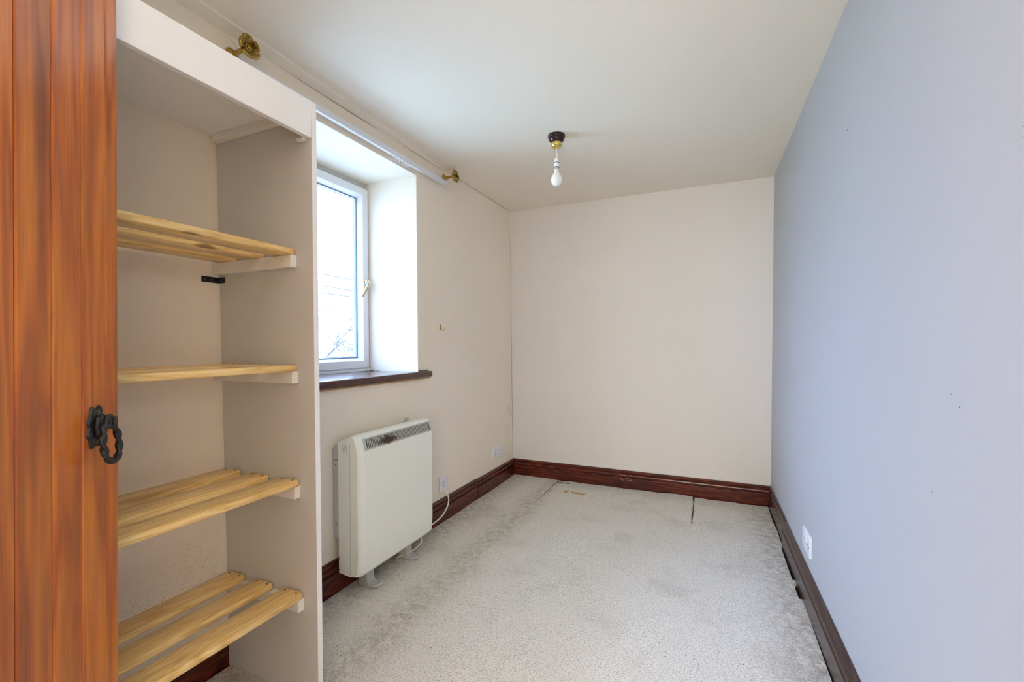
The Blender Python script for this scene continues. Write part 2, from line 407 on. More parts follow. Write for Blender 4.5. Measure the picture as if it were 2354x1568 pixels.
# skirtings --------------------------------------------------------
SK = [(0, 0), (.018, 0), (.018, .080), (.0165, .083), (.0090, .086), (.0090, .092), (.0165, .095), (.018, .099), (.0165, .105), (.0110, .110), (.0060, .1125), (.0060, .118), (.0120, .1205), (.0125, .127), (.0090, .133), (.006, .1365), (0, .138)]
def skirt(name, y0, y1, side, th=1.0, dz=0.0, m0=0, m1=0):
    """runs along y on the left or right wall; m0/m1 mitre at the ends"""
    bm = bmesh.new(); A = []; B = []
    for d, z in SK:
        g = .0005+d*th; zz = z+dz-.02*(z < .01)
        ya = y0+m0*g; yb = y1-m1*g
        X = XL if side == 'L' else XR
        s = 1
        A.append(bm.verts.new((X(ya, zz, g), ya, zz))); B.append(bm.verts.new((X(yb, zz, g), yb, zz)))
    n = len(A); bm.faces.new(A); bm.faces.new(B[::-1])
    for i in range(n): bm.faces.new([A[i], B[i], B[(i+1) % n], A[(i+1) % n]])
    return bm
base_l = tag(link('baseboard_left', skirt('', .03, 2.806, 'L', 1.0, .001), m_sky), 'dark red-brown moulded skirting board along the window wall', 'skirting board', kind='structure')
o = link('end_length', skirt('', 2.8085, YB(-1.5), 'L', 1.15, -.004, 0, 1), m_sky, base_l)
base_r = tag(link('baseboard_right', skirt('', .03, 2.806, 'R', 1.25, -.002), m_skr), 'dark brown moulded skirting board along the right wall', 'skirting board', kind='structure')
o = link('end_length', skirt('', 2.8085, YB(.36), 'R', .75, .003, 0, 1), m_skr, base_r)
bm = bmesh.new(); A = []; B = []
for d, z in SK:
    g = .0005+d; zz = z-.02*(z < .01); xa = XL(3.43, zz, g); xb = XR(3.43, zz, g*.75)
    A.append(bm.verts.new((xa, YB(xa, g), zz))); B.append(bm.verts.new((xb, YB(xb, g), zz)))
n = len(A); bm.faces.new(A); bm.faces.new(B[::-1])
for i in range(n): bm.faces.new([A[i], B[i], B[(i+1) % n], A[(i+1) % n]])
base_b = tag(link('baseboard_back', bm, m_skx), 'glossy dark red-brown moulded skirting board along the end wall', 'skirting board', kind='structure')
# caulk line on top of the end skirting, and the scraped patch on it
bm = bmesh.new()
for i in range(60):
    x0 = XL(3.43, .14)+.01+i*.0313; x1 = x0+.0313
    h = .0016+.0012*random.random()
    hexa(bm, [(x0, YB(x0, .006), .1365), (x1, YB(x1, .006), .1365), (x1, YB(x1), .1365), (x0, YB(x0), .1365), (x0, YB(x0, .004), .138+h), (x1, YB(x1, .004), .138+h), (x1, YB(x1), .139+h), (x0, YB(x0), .139+h)])
tag(link('caulk_line', bm, m_white, base_b), kind='stuff')
bm = bmesh.new()
for i in range(46):
    x = -.585+random.uniform(-.045, .045); z = random.choice((.076, .064, .070, .104))+random.gauss(0, .0035); s = .0006+.0016*random.random()
    box(bm, x-s*1.6, x+s*1.6, YB(x, .0192), YB(x, .0165), z-s*.5, z+s*.5)
tag(link('scraped_patch', bm, simple('pale_scrape', (.40, .33, .20), .7), base_b), 'pale scraped marks left by a removed clip', kind='stuff')
# ceiling lining strip along the window wall
bm = bmesh.new(); pr = None
for i in range(41):
    y = .0+i*2.42/40; wd = .066*(1-(y/2.45)**3)*(1+.05*math.sin(y*17))+.004
    zc = ZC(y)
    row = [bm.verts.new(q) for q in ((XL(y, 2.18, -.002), y, zc+.001), (XL(y, 2.18, -.002), y, zc-.011), (XL(y, 2.18, .003), y, zc-.011), (XL(y, 2.18, wd-.006), y, zc-.005), (XL(y, 2.18, wd), y, zc+.001))]
    if pr:
        for k in range(5): bm.faces.new([pr[k], pr[(k+1) % 5], row[(k+1) % 5], row[k]])
    else: bm.faces.new(row)
    pr = row
bm.faces.new(pr[::-1])
tag(link('trim_2', bm, m_ceil, smooth=True, ang=20), 'thin painted filler strip where ceiling meets window wall', 'trim', kind='structure')

# cracks: thin dark open joints
def crack(parent, pts, wdt, nrm, name='crack'):
    bm = bmesh.new(); P = catmull(pts, 6); nrm = Vector(nrm)
    n = len(P)
    for i, p in enumerate(P): P[i] = p+Vector((0, random.uniform(-1, 1), random.uniform(-1, 1)*.3))*wdt*.5
    tube(bm, P, lambda t: wdt*(.35+.65*math.sin(PI*min(max(t, .03), .97)))*random.uniform(.6, 1.1), 4)
    return link(name, bm, m_crack, parent)
m_crack = simple('crack_dark', (.13, .11, .09), .9)
def PLw(y, z, g=.0): return (XL(y, z, g), y, z)
ym = YB(-1.5)
crack(wl, [PLw(ym-.002, .16), PLw(ym-.003, .5), PLw(ym-.0015, .85), PLw(ym-.003, 1.2), PLw(ym-.002, 1.55)], .0016, (1, 0, 0))
crack(wl, [PLw(ym-.002, 1.93), PLw(ym-.02, 1.99), PLw(ym-.06, 2.06), PLw(ym-.10, 2.14)], .0009, (1, 0, 0))
crack(wl, [PLw(ym-.002, 1.55), PLw(ym-.003, 1.75), PLw(ym-.002, 1.93)], .0008, (1, 0, 0))
crack(wl, [(XL(y, 2.19, .001), y, ZC(y)-.0115-.002*math.sin(y*9)) for y in (1.15, 1.4, 1.65, 1.9, 2.15, 2.38)], .0010, (1, 0, 0))
crack(wl, [(XL(y, 2.19, .001), y, ZC(y)-.0008) for y in (2.42, 2.7, 3.0, 3.2, 3.42)], .0008, (1, 0, 0))
crack(wl, [(XL(1.06+k*.05, 2.13, .0005), 1.04+k*.03, 2.185-.028*k+.012*math.sin(k*2.1)) for k in range(4)], .0006, (1, 0, 0))
# knocks and pin holes
bm = bmesh.new()
for (x, z) in ((-1.155+.0, 1.78), (-.955, 1.70), (-.99, 1.60), (-1.13, 1.66)): ellipsoid(bm, (x, YB(x), z), (.0022, .0008, .0022), 8)
tag(link('pin_holes', bm, m_dark, wb), kind='stuff')
bm = bmesh.new()
for (y, z, s) in ((1.76, 1.78, .0028), (.955, 1.73, .003), (.95, 2.02, .002), (.885, 1.405, .0026), (.885, 1.39, .0022), (.88, 1.398, .0022), (1.05, .98, .0024), (1.08, 1.0, .0018), (1.15, .80, .0018), (.93, .52, .003), (.98, .44, .0035), (.95, .40, .002)):
    ellipsoid(bm, (XR(y, z), y, z), (.0007, s, s*.9), 8)
tag(link('pin_holes', bm, m_dark, wr), kind='stuff')

# ------------------------------------------------------------------ carpet
from mathutils import noise as mn
def carpet_height(x, y):
    h = .0035*mn.noise(Vector((x*2.2, y*2.2, 1)))+.0018*mn.noise(Vector((x*7, y*7, 4)))
    # long ripple from the heater towards the door
    dx = x+1.40; l = y-(1.535-.15*dx); h += .004*math.exp(-(l/.035)**2)*(1 if -1.42 < x < -.9 else .2)
    # curled edge against the end wall
    e = max(0, (y-3.22)/.2); h += (.006+.006*mn.noise(Vector((x*6, 0, 2))))*e*e
    # raised flap either side of the slit
    h += .007*math.exp(-((x+.20)/.09)**2)*max(0, min(1, (y-3.0)/.35))
    s = abs(x+.112-.006*mn.noise(Vector((0, y*14, 9)))); 
    if y > 2.84: h -= .012*math.exp(-(s/.0052)**2)*min(1, (y-2.84)/.15)*(1 if y > 3.02 else .5+.5*math.sin(y*90))
    return h
def grid(x0, x1, y0, y1, st, hole=None):
    bm = bmesh.new(); nx = int((x1-x0)/st)+1; ny = int((y1-y0)/st)+1; V = {}
    def vert(i, j):
        if (i, j) not in V:
            x = x0+(x1-x0)*i/nx; y = y0+(y1-y0)*j/ny
            V[i, j] = bm.verts.new((x, y, carpet_height(x, y)))
        return V[i, j]
    for i in range(nx):
        for j in range(ny):
            xc = x0+(x1-x0)*(i+.5)/nx; yc = y0+(y1-y0)*(j+.5)/ny
            if hole and hole(xc, yc): continue
            bm.faces.new([vert(i, j), vert(i+1, j), vert(i+1, j+1), vert(i, j+1)])
    return bm
def wig(a, s): return .0035*mn.noise(Vector((a*s, 5, 2)))+.0015*mn.noise(Vector((a*s*4, 5, 2)))
def in_patch(x, y, m=0):
    """the loose square cut into the far left corner"""
    ye = 2.955+(x+1.52)*(-.09)+wig(x, 9); xe = -1.116+(y-2.917)*.008+wig(y, 9)
    return y > ye-m*(2.2 if m > 0 else 1) and x < xe+m
def edge_x(y): return XR(y, 0, .0205 if y < 2.8 else .0135)-.004-.007*(mn.noise(Vector((3, y*13, 2)))+.5)*(1 if y < 2.8 else .6)
def back_y(x):
    b = YB(x, .021)
    if x > -.11: b -= .010+.016*max(0, mn.noise(Vector((x*6, 1, 1)))+.3)
    else: b -= .004+.006*max(0, mn.noise(Vector((x*7, 1, 4)))+.2)
    return b
def slit(x, y): return y > 2.93 and abs(x+.112-.006*mn.noise(Vector((0, y*14, 9)))) < .0030*min(1, (y-2.93)/.1)+.0012
def out_of(x, y): return slit(x, y) or in_patch(x, y, .0042) or x > edge_x(y) or x < XL(y, 0, .021) or y > back_y(x)
SP = 2.80
bmA = grid(-1.51, .38, -.14, SP, .014, out_of)
bmB = grid(-1.51, .38, SP, 3.44, .0055, out_of)
me = bpy.data.meshes.new('t'); bmB.to_mesh(me); bmA.from_mesh(me); bmB.free()
bmesh.ops.remove_doubles(bmA, verts=bmA.verts, dist=.0004)
def thicken(bm, d=.016):
    be = [e for e in bm.edges if e.is_boundary]
    r = bmesh.ops.extrude_edge_only(bm, edges=be)
    for q in r['geom']:
        if isinstance(q, bmesh.types.BMVert): q.co.z = -.0195
thicken(bmA)
carpet = tag(link('carpet', bmA, m_carpet, smooth=True, ang=60), 'worn pale grey-beige fitted carpet covering the floor, slit and grubby at the edges', 'carpet')
bmP = grid(-1.51, -1.10, 2.88, 3.44, .0055, lambda x, y: (not in_patch(x, y, -.0025)) or x < XL(y, 0, .021) or y > back_y(x)+.003)
thicken(bmP)
tag(link('carpet_patch', bmP, m_carpet, smooth=True, ang=60), 'loose square of pale carpet cut into the far left corner of the floor', 'carpet')
def chip(nm, x, y, rz, l, wd, lab):
    bm = bmesh.new(); prism(bm, [(-l/2, -wd/2), (l/2-.006, -wd/2*.8), (l/2, wd/2*.7), (-l/2+.004, wd/2)], .0, .004, 2)
    o = link(nm, bm, m_chip, bevel=.0006, seg=1); o.location = (x, y, carpet_height(x, y)+.0035); o.rotation_euler = (R(2), R(1), rz)
    return tag(o, lab, 'wood chip', 'wood chips on the carpet')
chip('wood_chip', -.975, 3.195, R(62), .055, .017, 'short upright-pointing splinter of raw wood, left one on the carpet')
chip('wood_chip', -.885, 3.185, R(-4), .105, .016, 'longer flat splinter of raw wood, right one on the carpet')
bm = bmesh.new()
for i in range(9):
    a = random.random()*6; box(bm, -1.10+.011*i-.006, -1.10+.011*i+.007, 3.372+.004*math.sin(a)-.004, 3.376+.004*math.sin(a), 0, .003+.002*random.random())
o = link('dark_fragment', bm, m_screw, bevel=.001, seg=1); o.location.z = carpet_height(-1.06, 3.37)+.001
tag(o, 'small dark strip of debris against the end skirting', 'debris')

# ------------------------------------------------------------------ shelving unit
PT = .018
def YP(z): return 1.002+.0125*(1.75-z)        # camera-side face of the end panel (it leans a little)
XF = -1.104
unit = tag(empty('shelving_unit', (-1.104, 0, 0)), 'built-in white open shelving with four slatted pine shelves beside the window', 'shelving unit')
UI = Matrix.Translation((1.104, 0, 0))
def part(name, bm, mat, par=None, **k):
    o = link(name, bm, mat, par or unit, **k)
    if par is None: o.location = (1.104, 0, 0)
    return o
bm = bmesh.new()
zb, zt = -.004, 1.834
XE = XF-.0015
hexa(bm, [(XL(1.02, 0, .0015)+.018, YP(zb), zb), (XE, YP(zb), zb), (XE, YP(zb)+PT, zb), (XL(1.02, 0, .0015)+.018, YP(zb)+PT, zb),
          (XL(1.02, zt, .002), YP(zt), zt), (XE, YP(zt), zt), (XE, YP(zt)+PT, zt), (XL(1.02, zt, .002), YP(zt)+PT, zt)])
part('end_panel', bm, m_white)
bm = bmesh.new(); hexa(bm, [(XE+.00005, YP(zb)-.0002, zb), (XF, YP(zb)-.0002, zb), (XF, YP(zb)+PT, zb), (XE+.00005, YP(zb)+PT, zb), (XE+.00005, YP(zt)-.0002, zt), (XF, YP(zt)-.0002, zt), (XF, YP(zt)+PT, zt), (XE+.00005, YP(zt)+PT, zt)])
part('lit_panel_edge', bm, m_whitef, bevel=.0004, seg=1)  # added sheet: panel edge coloured lighter for the light it faces
Y0 = .0
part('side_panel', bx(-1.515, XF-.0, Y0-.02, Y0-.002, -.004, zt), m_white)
part('top_board', bx(-1.545, XF-.019, Y0, YP(1.81)-.0005, 1.805, 1.823), m_whitef)
bm = bmesh.new(); ye_ = YP(1.8)-.0004
hexa(bm, [(XF-.018, Y0, 1.726), (XF, Y0, 1.726), (XF, ye_, 1.722), (XF-.018, ye_, 1.722), (XF-.018, Y0, 1.8245), (XF, Y0, 1.8245), (XF, ye_, 1.834), (XF-.018, ye_, 1.834)])
part('fascia', bm, m_whitef, bevel=.0012, seg=2)
def screw_bm(r=.0032):
    bm = bmesh.new(); lathe(bm, [(0, .0006), (r*.4, .0005), (r*.45, .0), (r, .0004), (r, -.002), (0, -.002)], 10); return bm
scr = bpy.data.meshes.new('screw'); b_ = screw_bm(); bmesh.ops.recalc_face_normals(b_, faces=b_.faces); b_.to_mesh(scr); b_.free(); scr.materials.append(m_screw)
scw = scr.copy(); scw.materials[0] = m_gloss
def screw(par, loc, rot=(0, 0, 0), me=scr, name='screw', s=1):
    o = bpy.data.objects.new(name, me); COL.objects.link(o); o.parent = par; o.location = loc; o.rotation_euler = rot; o.scale = (s, s, s); return o
# slat mesh (shared): runs along y, rounded top arrises, softened corners
def slat_bm(wd=.084, l=.955, th=.0195, r=.0045):
    bm = bmesh.new(); rc = .006
    prof = [(-wd/2, r*.6), (-wd/2+r*.6, 0), (wd/2-r*.6, 0), (wd/2, r*.6), (wd/2, th-r), (wd/2-r*.3, th-r*.3), (wd/2-r, th), (-wd/2+r, th), (-wd/2+r*.3, th-r*.3), (-wd/2, th-r)]
    st = [(-l/2, rc), (-l/2+rc*.3, rc*.3), (-l/2+rc, 0), (l/2-rc, 0), (l/2-rc*.3, rc*.3), (l/2, rc)]; rows = []
    for y, ins in st:
        rows.append([bm.verts.new((x-math.copysign(ins, x), y, z)) for x, z in prof])
    for a, b in zip(rows, rows[1:]):
        for i in range(10): bm.faces.new([a[i], b[i], b[(i+1) % 10], a[(i+1) % 10]])
    bm.faces.new(rows[0][::-1]); bm.faces.new(rows[-1]); return bm
slat_me = None
shelf_tops = [1.392, 1.033, .677, .329]
slats_x = {0: (-1.478, -1.346, -1.214), 1: (-1.478, -1.346, -1.214), 2: (-1.474, -1.342, -1.208), 3: (-1.461, -1.330, -1.199)}
for si, zt_ in enumerate(shelf_tops):
    yend = YP(zt_)-.006
    for xi, x in enumerate(slats_x[si]):
        if slat_me is None:
            o = part('slat', slat_bm(), m_pine, smooth=True, ang=50); slat_me = o.data
        else:
            o = bpy.data.objects.new('slat', slat_me); COL.objects.link(o); o.parent = unit
        o.location = (x+1.104, yend-.4775, zt_-.0195); o.rotation_euler = (0, 0, random.uniform(-.001, .001))
        for dx in (-.024, .024):
            screw(o, (dx, .4775-.011, .0195), s=1.15)
            screw(o, (dx, -.4775+.011, .0195), s=1.15)
    zc = zt_-.0195
    dxf = {0: 0, 1: 0, 2: .003, 3: .014}[si]
    xe = -1.174+dxf
    for side in (1, 0):
        y1 = YP(zc-.02)-.0003 if side else Y0+.021
        c = part('cleat', bx(XL(1, zc, .003), xe, y1-.021, y1, zc-.038, zc-.0002), m_gloss, bevel=.001, seg=1)
        for sx in (-1.485, -1.36, -1.215):
            if side: screw(c, (sx, y1-.021, zc-.017+.002*random.random()), (R(90), 0, 0), scw, s=1.5)
yt = YP(1.79)-.0003
c = part('cleat', bx(-1.543, -1.130, yt-.022, yt, 1.784, 1.8048), m_gloss, bevel=.001, seg=1)
for sx in (-1.50, -1.36): screw(c, (sx, yt-.022, 1.794), (R(90), 0, 0), scw, s=1.3)
part('catch', bx(-1.150, -1.123, yt-.018, yt-.001, 1.7155, 1.7222), m_gloss, bevel=.001, seg=1)
# black corner brace
bm = bmesh.new(); z0, z1 = 1.307, 1.326
box(bm, XL(.98, 1.31, .001), XL(.98, 1.31, .0032), .950, YP(1.31)-.0005, z0, z1); box(bm, XL(.98, 1.31, .0032), XL(.98, 1.31, .036), YP(1.31)-.0027, YP(1.31)-.0005, z0, z1)
br = part('corner_brace', bm, m_iron); br['label'] = 'small black steel angle brace'
for y in (.960, .983): screw(br, (XL(.98, 1.31, .0034), y, 1.3165), (0, R(90), 0))
for g in (.014, .027): screw(br, (XL(.98, 1.31, g), YP(1.31)-.0029, 1.3165), (R(90), 0, 0))

# ------------------------------------------------------------------ window
WM = on_left(0, 1.0, 0)
win = tag(empty('window_1', M=on_left(1.72, 1.0, -.36)), 'white plastic window with one clear pane deep in the wall', 'window', kind='structure')
# local: x out of wall into the room, y along (0 = 1.72), z (0 = 1.0)
def ring(bm, y0, y1, z0, z1, wd, x0, x1, bead=.0, wd2=None):
    """rectangular ring, front at x1, back at x0; inner edge slopes back by bead"""
    def loop(ins, x): return [bm.verts.new((x, a, b)) for a, b in ((y0+ins, z0+ins), (y1-ins, z0+ins), (y1-ins, z1-ins), (y0+ins, z1-ins))]
    Ls = [loop(0, x0), loop(0, x1), loop(wd, x1), loop(wd+bead, x0+(x1-x0)*.35 if bead else x0)]
    if bead: Ls.append(loop(wd+bead, x0))
    for a, b in zip(Ls, Ls[1:]+[Ls[0]]):
        for k in range(4): bm.faces.new([a[k], a[(k+1) % 4], b[(k+1) % 4], b[k]])
wy0, wy1 = WY0-1.72-.002, 2.143-1.72; wz0, wz1 = -.052, 1.032
bm = bmesh.new(); ring(bm, wy0, wy1, wz0, wz1, .03, -.06, -.002)
link('frame', bm, m_upvc, win, bevel=.001, seg=1)
bm = bmesh.new(); ring(bm, wy0+.006, wy1-.006, wz0+.006, wz1-.006, .044, -.045, .010, .014)
sash = link('sash', bm, m_upvc, win, bevel=.0025, seg=2)
bm = bmesh.new(); ring(bm, wy0+.0642, wy1-.0642, wz0+.0642, wz1-.0642, .006, -.034, -.026)
link('gasket', bm, m_gasket, sash)
link('glass', bx(-.035, -.031, wy0+.062, wy1-.062, wz0+.062, wz1-.062), m_glass, win)
bm = bmesh.new(); ring(bm, wy0+.0702, wy1-.0702, wz0+.0702, wz1-.0702, .005, -.046, -.038)
link('spacer_bar', bm, m_hgrey, sash)
# sealant and packing above the frame, plastic strip under it
bm = bmesh.new(); box(bm, -.05, -.012, wy0, wy1, wz1+.0005, WZ1-1.0+.004)
link('packing_strip', bm, m_dust, win)
bm = bmesh.new(); box(bm, -.06, .012, wy0, wy1, -.066, wz0-.0005)
link('sill_upstand', bm, m_upvc, win, bevel=.001, seg=1)
# handle
wh = link('handle', bx(.010, .019, .365, .388, .410, .478), m_gold, win, bevel=.004, seg=3); wh['label'] = 'champagne coloured locking lever handle'
bm = bmesh.new(); lathe(bm, [(0, 0), (.0095, 0), (.0085, .020), (0, .020)], 16, Matrix.Translation((.018, .377, .452)) @ Matrix.Rotation(R(90), 4, 'Y'))
link('spindle', bm, m_gasket, wh, smooth=True)
bm = bmesh.new(); P = catmull([(.036, .386, .470), (.046, .383, .462), (.049, .372, .440), (.043, .352, .405), (.037, .335, .372)], 5)
tube(bm, P, lambda t: .0095-.004*t, 10, shape=lambda t, a: 1+.25*math.cos(2*a))
link('lever', bm, m_gold, wh, smooth=True)
bm = bmesh.new(); ellipsoid(bm, (.034, .380, .462), (.013, .013, .015), 12); link('lever_boss', bm, m_gold, wh, smooth=True)
# timber sill board with rounded nose and short horns
sy0, sy1 = 1.19-1.72, 2.247-1.72
bm = bmesh.new(); xf = .36+.030
zt_, zb_ = -.0665, -.1045
nose = [(xf-.012, zt_), (xf-.004, zt_-.003), (xf, zt_-.010), (xf, zb_+.010), (xf-.003, zb_+.003), (xf-.010, zb_)]
prism(bm, [(.3605, zb_), (.3605, zt_)]+nose, sy0, sy1, 1)
sill = link('sill_board', bm, m_sill, win, bevel=.003, seg=2)
link('sill_board_inner', bx(-.05, .3605, WY0-1.72+.001, WY1-1.72-.001, zb_+.012, zt_), m_sill, win)
bm = bmesh.new(); prism(bm, [(.3605, zb_-.0005), (.3605, zb_-.007), (xf-.016, zb_-.006), (xf-.010, zb_-.0005)], sy0, sy1-.008, 1)
o = link('raw_edge', bm, m_raw, sill); o['label'] = 'bare orange wood strip under the sill nose'
# moulded back edge over the horn
bm = bmesh.new(); prism(bm, [(.3605, zt_+.0002), (.3605, zt_+.007), (.366, zt_+.007), (.372, zt_+.0002)], WY1-1.72+.001, sy1-.016, 1)
link('sill_fillet', bm, m_sill, sill, bevel=.001, seg=1)
# dirt in the sill corner
bm = bmesh.new()
for i in range(60):
    a = abs(random.gauss(0, .03)); b = abs(random.gauss(0, .012)); s = .0006+.0014*random.random()
    y = .422-b; x = .016+a*1.2
    if random.random() < .5: x, y = .014+b*.5, .422-a
    box(bm, x-s, x+s, y-s*1.4, y+s, zt_, zt_+s)
tag(link('sill_dirt', bm, m_dark, sill), kind='stuff')

# ------------------------------------------------------------------ storage heater
hy = 1.502; HW = .553
ht = tag(empty('storage_heater', M=on_left(hy, 0, 0)), 'ivory electric storage heater with a scorched top grille, under the window', 'heater')
zB, zT = .088, .692
# rear case
bm = bmesh.new(); prism(bm, [(.036, zB+.004), (.105, zB-.004), (.105, zT-.020), (.062, zT-.014), (.036, zT-.030)], .0, HW, 1)
case = link('rear_case', bm, m_heat2, ht, bevel=.002, seg=2)
# front cover: profile in x,z ; its left and right cheeks slope in
prof = [(.104, zB-.005), (.146, zB-.002), (.158, zB+.012), (.163, zB+.06), (.164, zB+.09), (.164, .622), (.1625, .628), (.1475, .682), (.140, .692), (.128, .6955), (.104, .6945)]
bm = bmesh.new(); rows = []
for (y, dx, dz) in ((0.0, .018, .004), (.006, .010, .002), (.022, .0, .0), (HW-.022, 0, 0), (HW-.006, .010, .002), (HW, .018, .004)):
    rows.append([bm.verts.new((max(.104, x-dx*min(1, (x-.104)/.03)), y, z+(dz if z < .3 else -dz))) for x, z in prof])
for a, b in zip(rows, rows[1:]):
    for i in range(len(prof)): bm.faces.new([a[i], b[i], b[(i+1) % len(prof)], a[(i+1) % len(prof)]])
bm.faces.new(rows[0][::-1]); bm.faces.new(rows[-1])
cover = link('front_cover', bm, m_heat, ht, smooth=True, ang=28)
# grille on the sloping top of the cover
sx0, sz0, sx1, sz1 = .1625, .628, .1475, .682
sl = math.hypot(sx1-sx0, sz1-sz0); ang = math.atan2(sx0-sx1, sz1-sz0)
GM = Matrix.Translation((sx0, 0, sz0)) @ Matrix.Rotation(-ang, 4, 'Y')   # local: x outward, z up the slope
def scorch():
    t = NT('grille_metal'); p = t.objc(); x, y, z = t.xyz(p)
    d = t.math('ABSOLUTE', t.math('SUBTRACT', y, .185)); e = t.math('ABSOLUTE', t.math('SUBTRACT', z, .022))
    k = t.math('ADD', t.math('MULTIPLY', d, 9.5), t.math('MULTIPLY', e, 28.0)); k = t.math('ADD', k, t.math('MULTIPLY', t.noise(p, 60, 4, .7), 1.1))
    m = smooth_mask(t, k, 1.45, .95)
    t.base(t.mix(m, (.50, .51, .48), (.10, .045, .028)), .4, 0); return t.m
m_gr = scorch()
y0, y1 = .030, HW-.020
bm = bmesh.new()
def gb(a, b, c, d, e, f): return box(bm, a, b, c, d, e, f)
gb(.0002, .0030, y0, y1, .001, .007); gb(.0002, .0030, y0, y1, sl-.0075, sl-.0015); gb(.0002, .0030, y0, y0+.014, .007, sl-.0075); gb(.0002, .0030, y1-.014, y1, .007, sl-.0075)
gf = link('grille', bm, m_gr, ht, M=GM)
bm = bmesh.new(); nb = 48; yy0 = y0+.014; pit = (y1-y0-.028)/nb
for i in range(1, nb): gb(.0002, .0028, yy0+pit*i-pit*.20, yy0+pit*i+pit*.20, .007, sl-.0075)
tag(link('grille_bars', bm, m_gr, gf), kind='stuff')
bm = bmesh.new(); gb(.0001, .0006, y0+.013, y1-.013, .006, sl-.007); link('grille_opening', bm, m_dark, gf)
# side vents, seam, screws on the case's left cheek
bm = bmesh.new()
for i in range(3):
    x = .068+i*.011; hexa(bm, [(x, -.0008, .620-.004*i), (x+.0036, -.0008, .618-.004*i), (x+.0036, .002, .618-.004*i), (x, .002, .620-.004*i), (x-.010, -.0008, .664-.003*i), (x-.0064, -.0008, .663-.003*i), (x-.0064, .002, .663-.003*i), (x-.010, .002, .664-.003*i)])
tag(link('side_vent', bm, m_hgrey, case), kind='stuff')
link('cover_seam', bx(.1035, .1055, -.0006, .004, zB, zT-.03), m_hgrey, case)
for (x, z) in ((.042, .155), (.042, .107)): screw(case, (x, -.0004, z), (R(90), 0, 0), name='screw', s=1.1)
# wall plate and upper bracket
bm = bmesh.new(); box(bm, .0015, .036, .004, HW-.03, .238, .585)
wp = link('wall_plate', bm, m_hgrey, ht, bevel=.0015, seg=1)
bm = bmesh.new(); prism(bm, [(.0015, .588), (.036, .588), (.036, .655), (.022, .655), (.0015, .632)], .002, HW-.01, 1)
link('upper_bracket', bm, m_hgrey, ht, bevel=.001, seg=1)
for z in (.563, .300): screw(wp, (.020, .0035, z), (R(90), 0, 0), s=1.1)
bm = bmesh.new(); box(bm, .028, .036, HW*.86, HW*.91, .655, .6965); link('fixing_tab', bm, m_hgrey, ht)
# feet
def foot_bm():
    bm = bmesh.new(); wd = .045
    prof = [(.060, 0), (.060, .095), (.108, .095), (.108, .030), (.112, .018), (.122, .011), (.140, .0105), (.160, .0125), (.166, .009), (.164, .003), (.150, 0)]
    # toe widens and rounds off
    st = [(-wd/2, .55), (-wd/2+.004, .85), (-wd/2+.012, 1), (wd/2-.012, 1), (wd/2-.004, .85), (wd/2, .55)]; rows = []
    for y, k in st:
        rows.append([bm.verts.new(((x if x < .115 else .112+(x-.112)*k), y*(1 if x < .115 else 1.15), z)) for x, z in prof])
    n = len(prof)
    for a, b in zip(rows, rows[1:]):
        for i in range(n): bm.faces.new([a[i], b[i], b[(i+1) % n], a[(i+1) % n]])
    bm.faces.new(rows[0][::-1]); bm.faces.new(rows[-1]); return bm
f1 = link('foot', foot_bm(), m_foot, ht, smooth=True, ang=35); f1.location = (0, .118, .001)
f2 = bpy.data.objects.new('foot', f1.data); COL.objects.link(f2); f2.parent = ht; f2.location = (0, .402, .001)

# ------------------------------------------------------------------ switched spur, its flex, sockets
def outlet(name, M, y0, y1, z0, z1, label, cat, th=.009):
    e = tag(empty(name, M=M), label, cat)
    fp = link('face_plate', bx(.0005, th, y0, y1, z0, z1), m_sock, e, bevel=.0022, seg=2)
    return e, fp
sp, fp = outlet('fused_spur', on_left(2.387, .228), -.043, .043, -.043, .043, 'white single fused switch on the wall right of the heater', 'wall switch', .012)
link('rocker', bx(.012, .0145, -.008, .008, -.018, .012), m_sock, fp, bevel=.001, seg=1)
for y in (-.031, .031): screw(fp, (.0122, y, .0), (0, R(90), 0))
bm = bmesh.new(); box(bm, .0119, .0123, -.0095, .0095, -.0195, .0135); link('rocker_surround', bm, m_dark, fp)
bm = bmesh.new(); P = catmull([(.008, .004, -.040), (.022, .008, -.058), (.034, .010, -.085), (.040, .000, -.118), (.044, -.040, -.150), (.046, -.090, -.170), (.050, -.18, -.178), (.052, -.30, -.172)], 8)
tube(bm, P, .0042, 10); tag(link('power_flex', bm, m_flex, smooth=True, M=on_left(2.387, .228)), 'cream power flex looping from the switch down behind the heater', 'cable')
bm = bmesh.new(); P = catmull([(.060, .500, .10), (.085, .520, .070), (.105, .512, .035), (.100, .470, .014), (.085, .425, .010), (.070, .350, .012)], 8)
tube(bm, P, .0042, 10); tag(link('heater_flex', bm, m_flex, smooth=True, M=on_left(hy, 0)), 'cream flex curling below the heater near its far foot', 'cable')

def double_socket(M, label):
    e, fp = outlet('double_socket', M, -.073, .073, -.043, .043, label, 'socket')
    for s in (-1, 1):
        bm = bmesh.new(); cy = s*.036
        for (dy, dz, w_, h_) in ((0, .009, .003, .008), (-.011, -.013, .006, .003), (.011, -.013, .006, .003)):
            box(bm, .0088, .0094, cy+dy-w_/2*1.3, cy+dy+w_/2*1.3, dz-.006-h_/2*1.2, dz-.006+h_/2*1.2)
        tag(link('pin_slots', bm, m_dark, fp), kind='stuff')
    for s in (-1, 1):
        rk = link('rocker', bx(.009, .0115, s*.013-.0055, s*.013+.0055, .008, .028), m_sock, fp, bevel=.0008, seg=1)
        link('red_mark', bx(.0115, .0118, s*.013-.003, s*.013+.003, .0245, .0265), m_red, rk)
    for y in (-.063, .063): screw(fp, (.0092, y, 0), (0, R(90), 0))
    return e
double_socket(on_left(3.146, .2545), 'white double socket low on the window wall by the far corner')
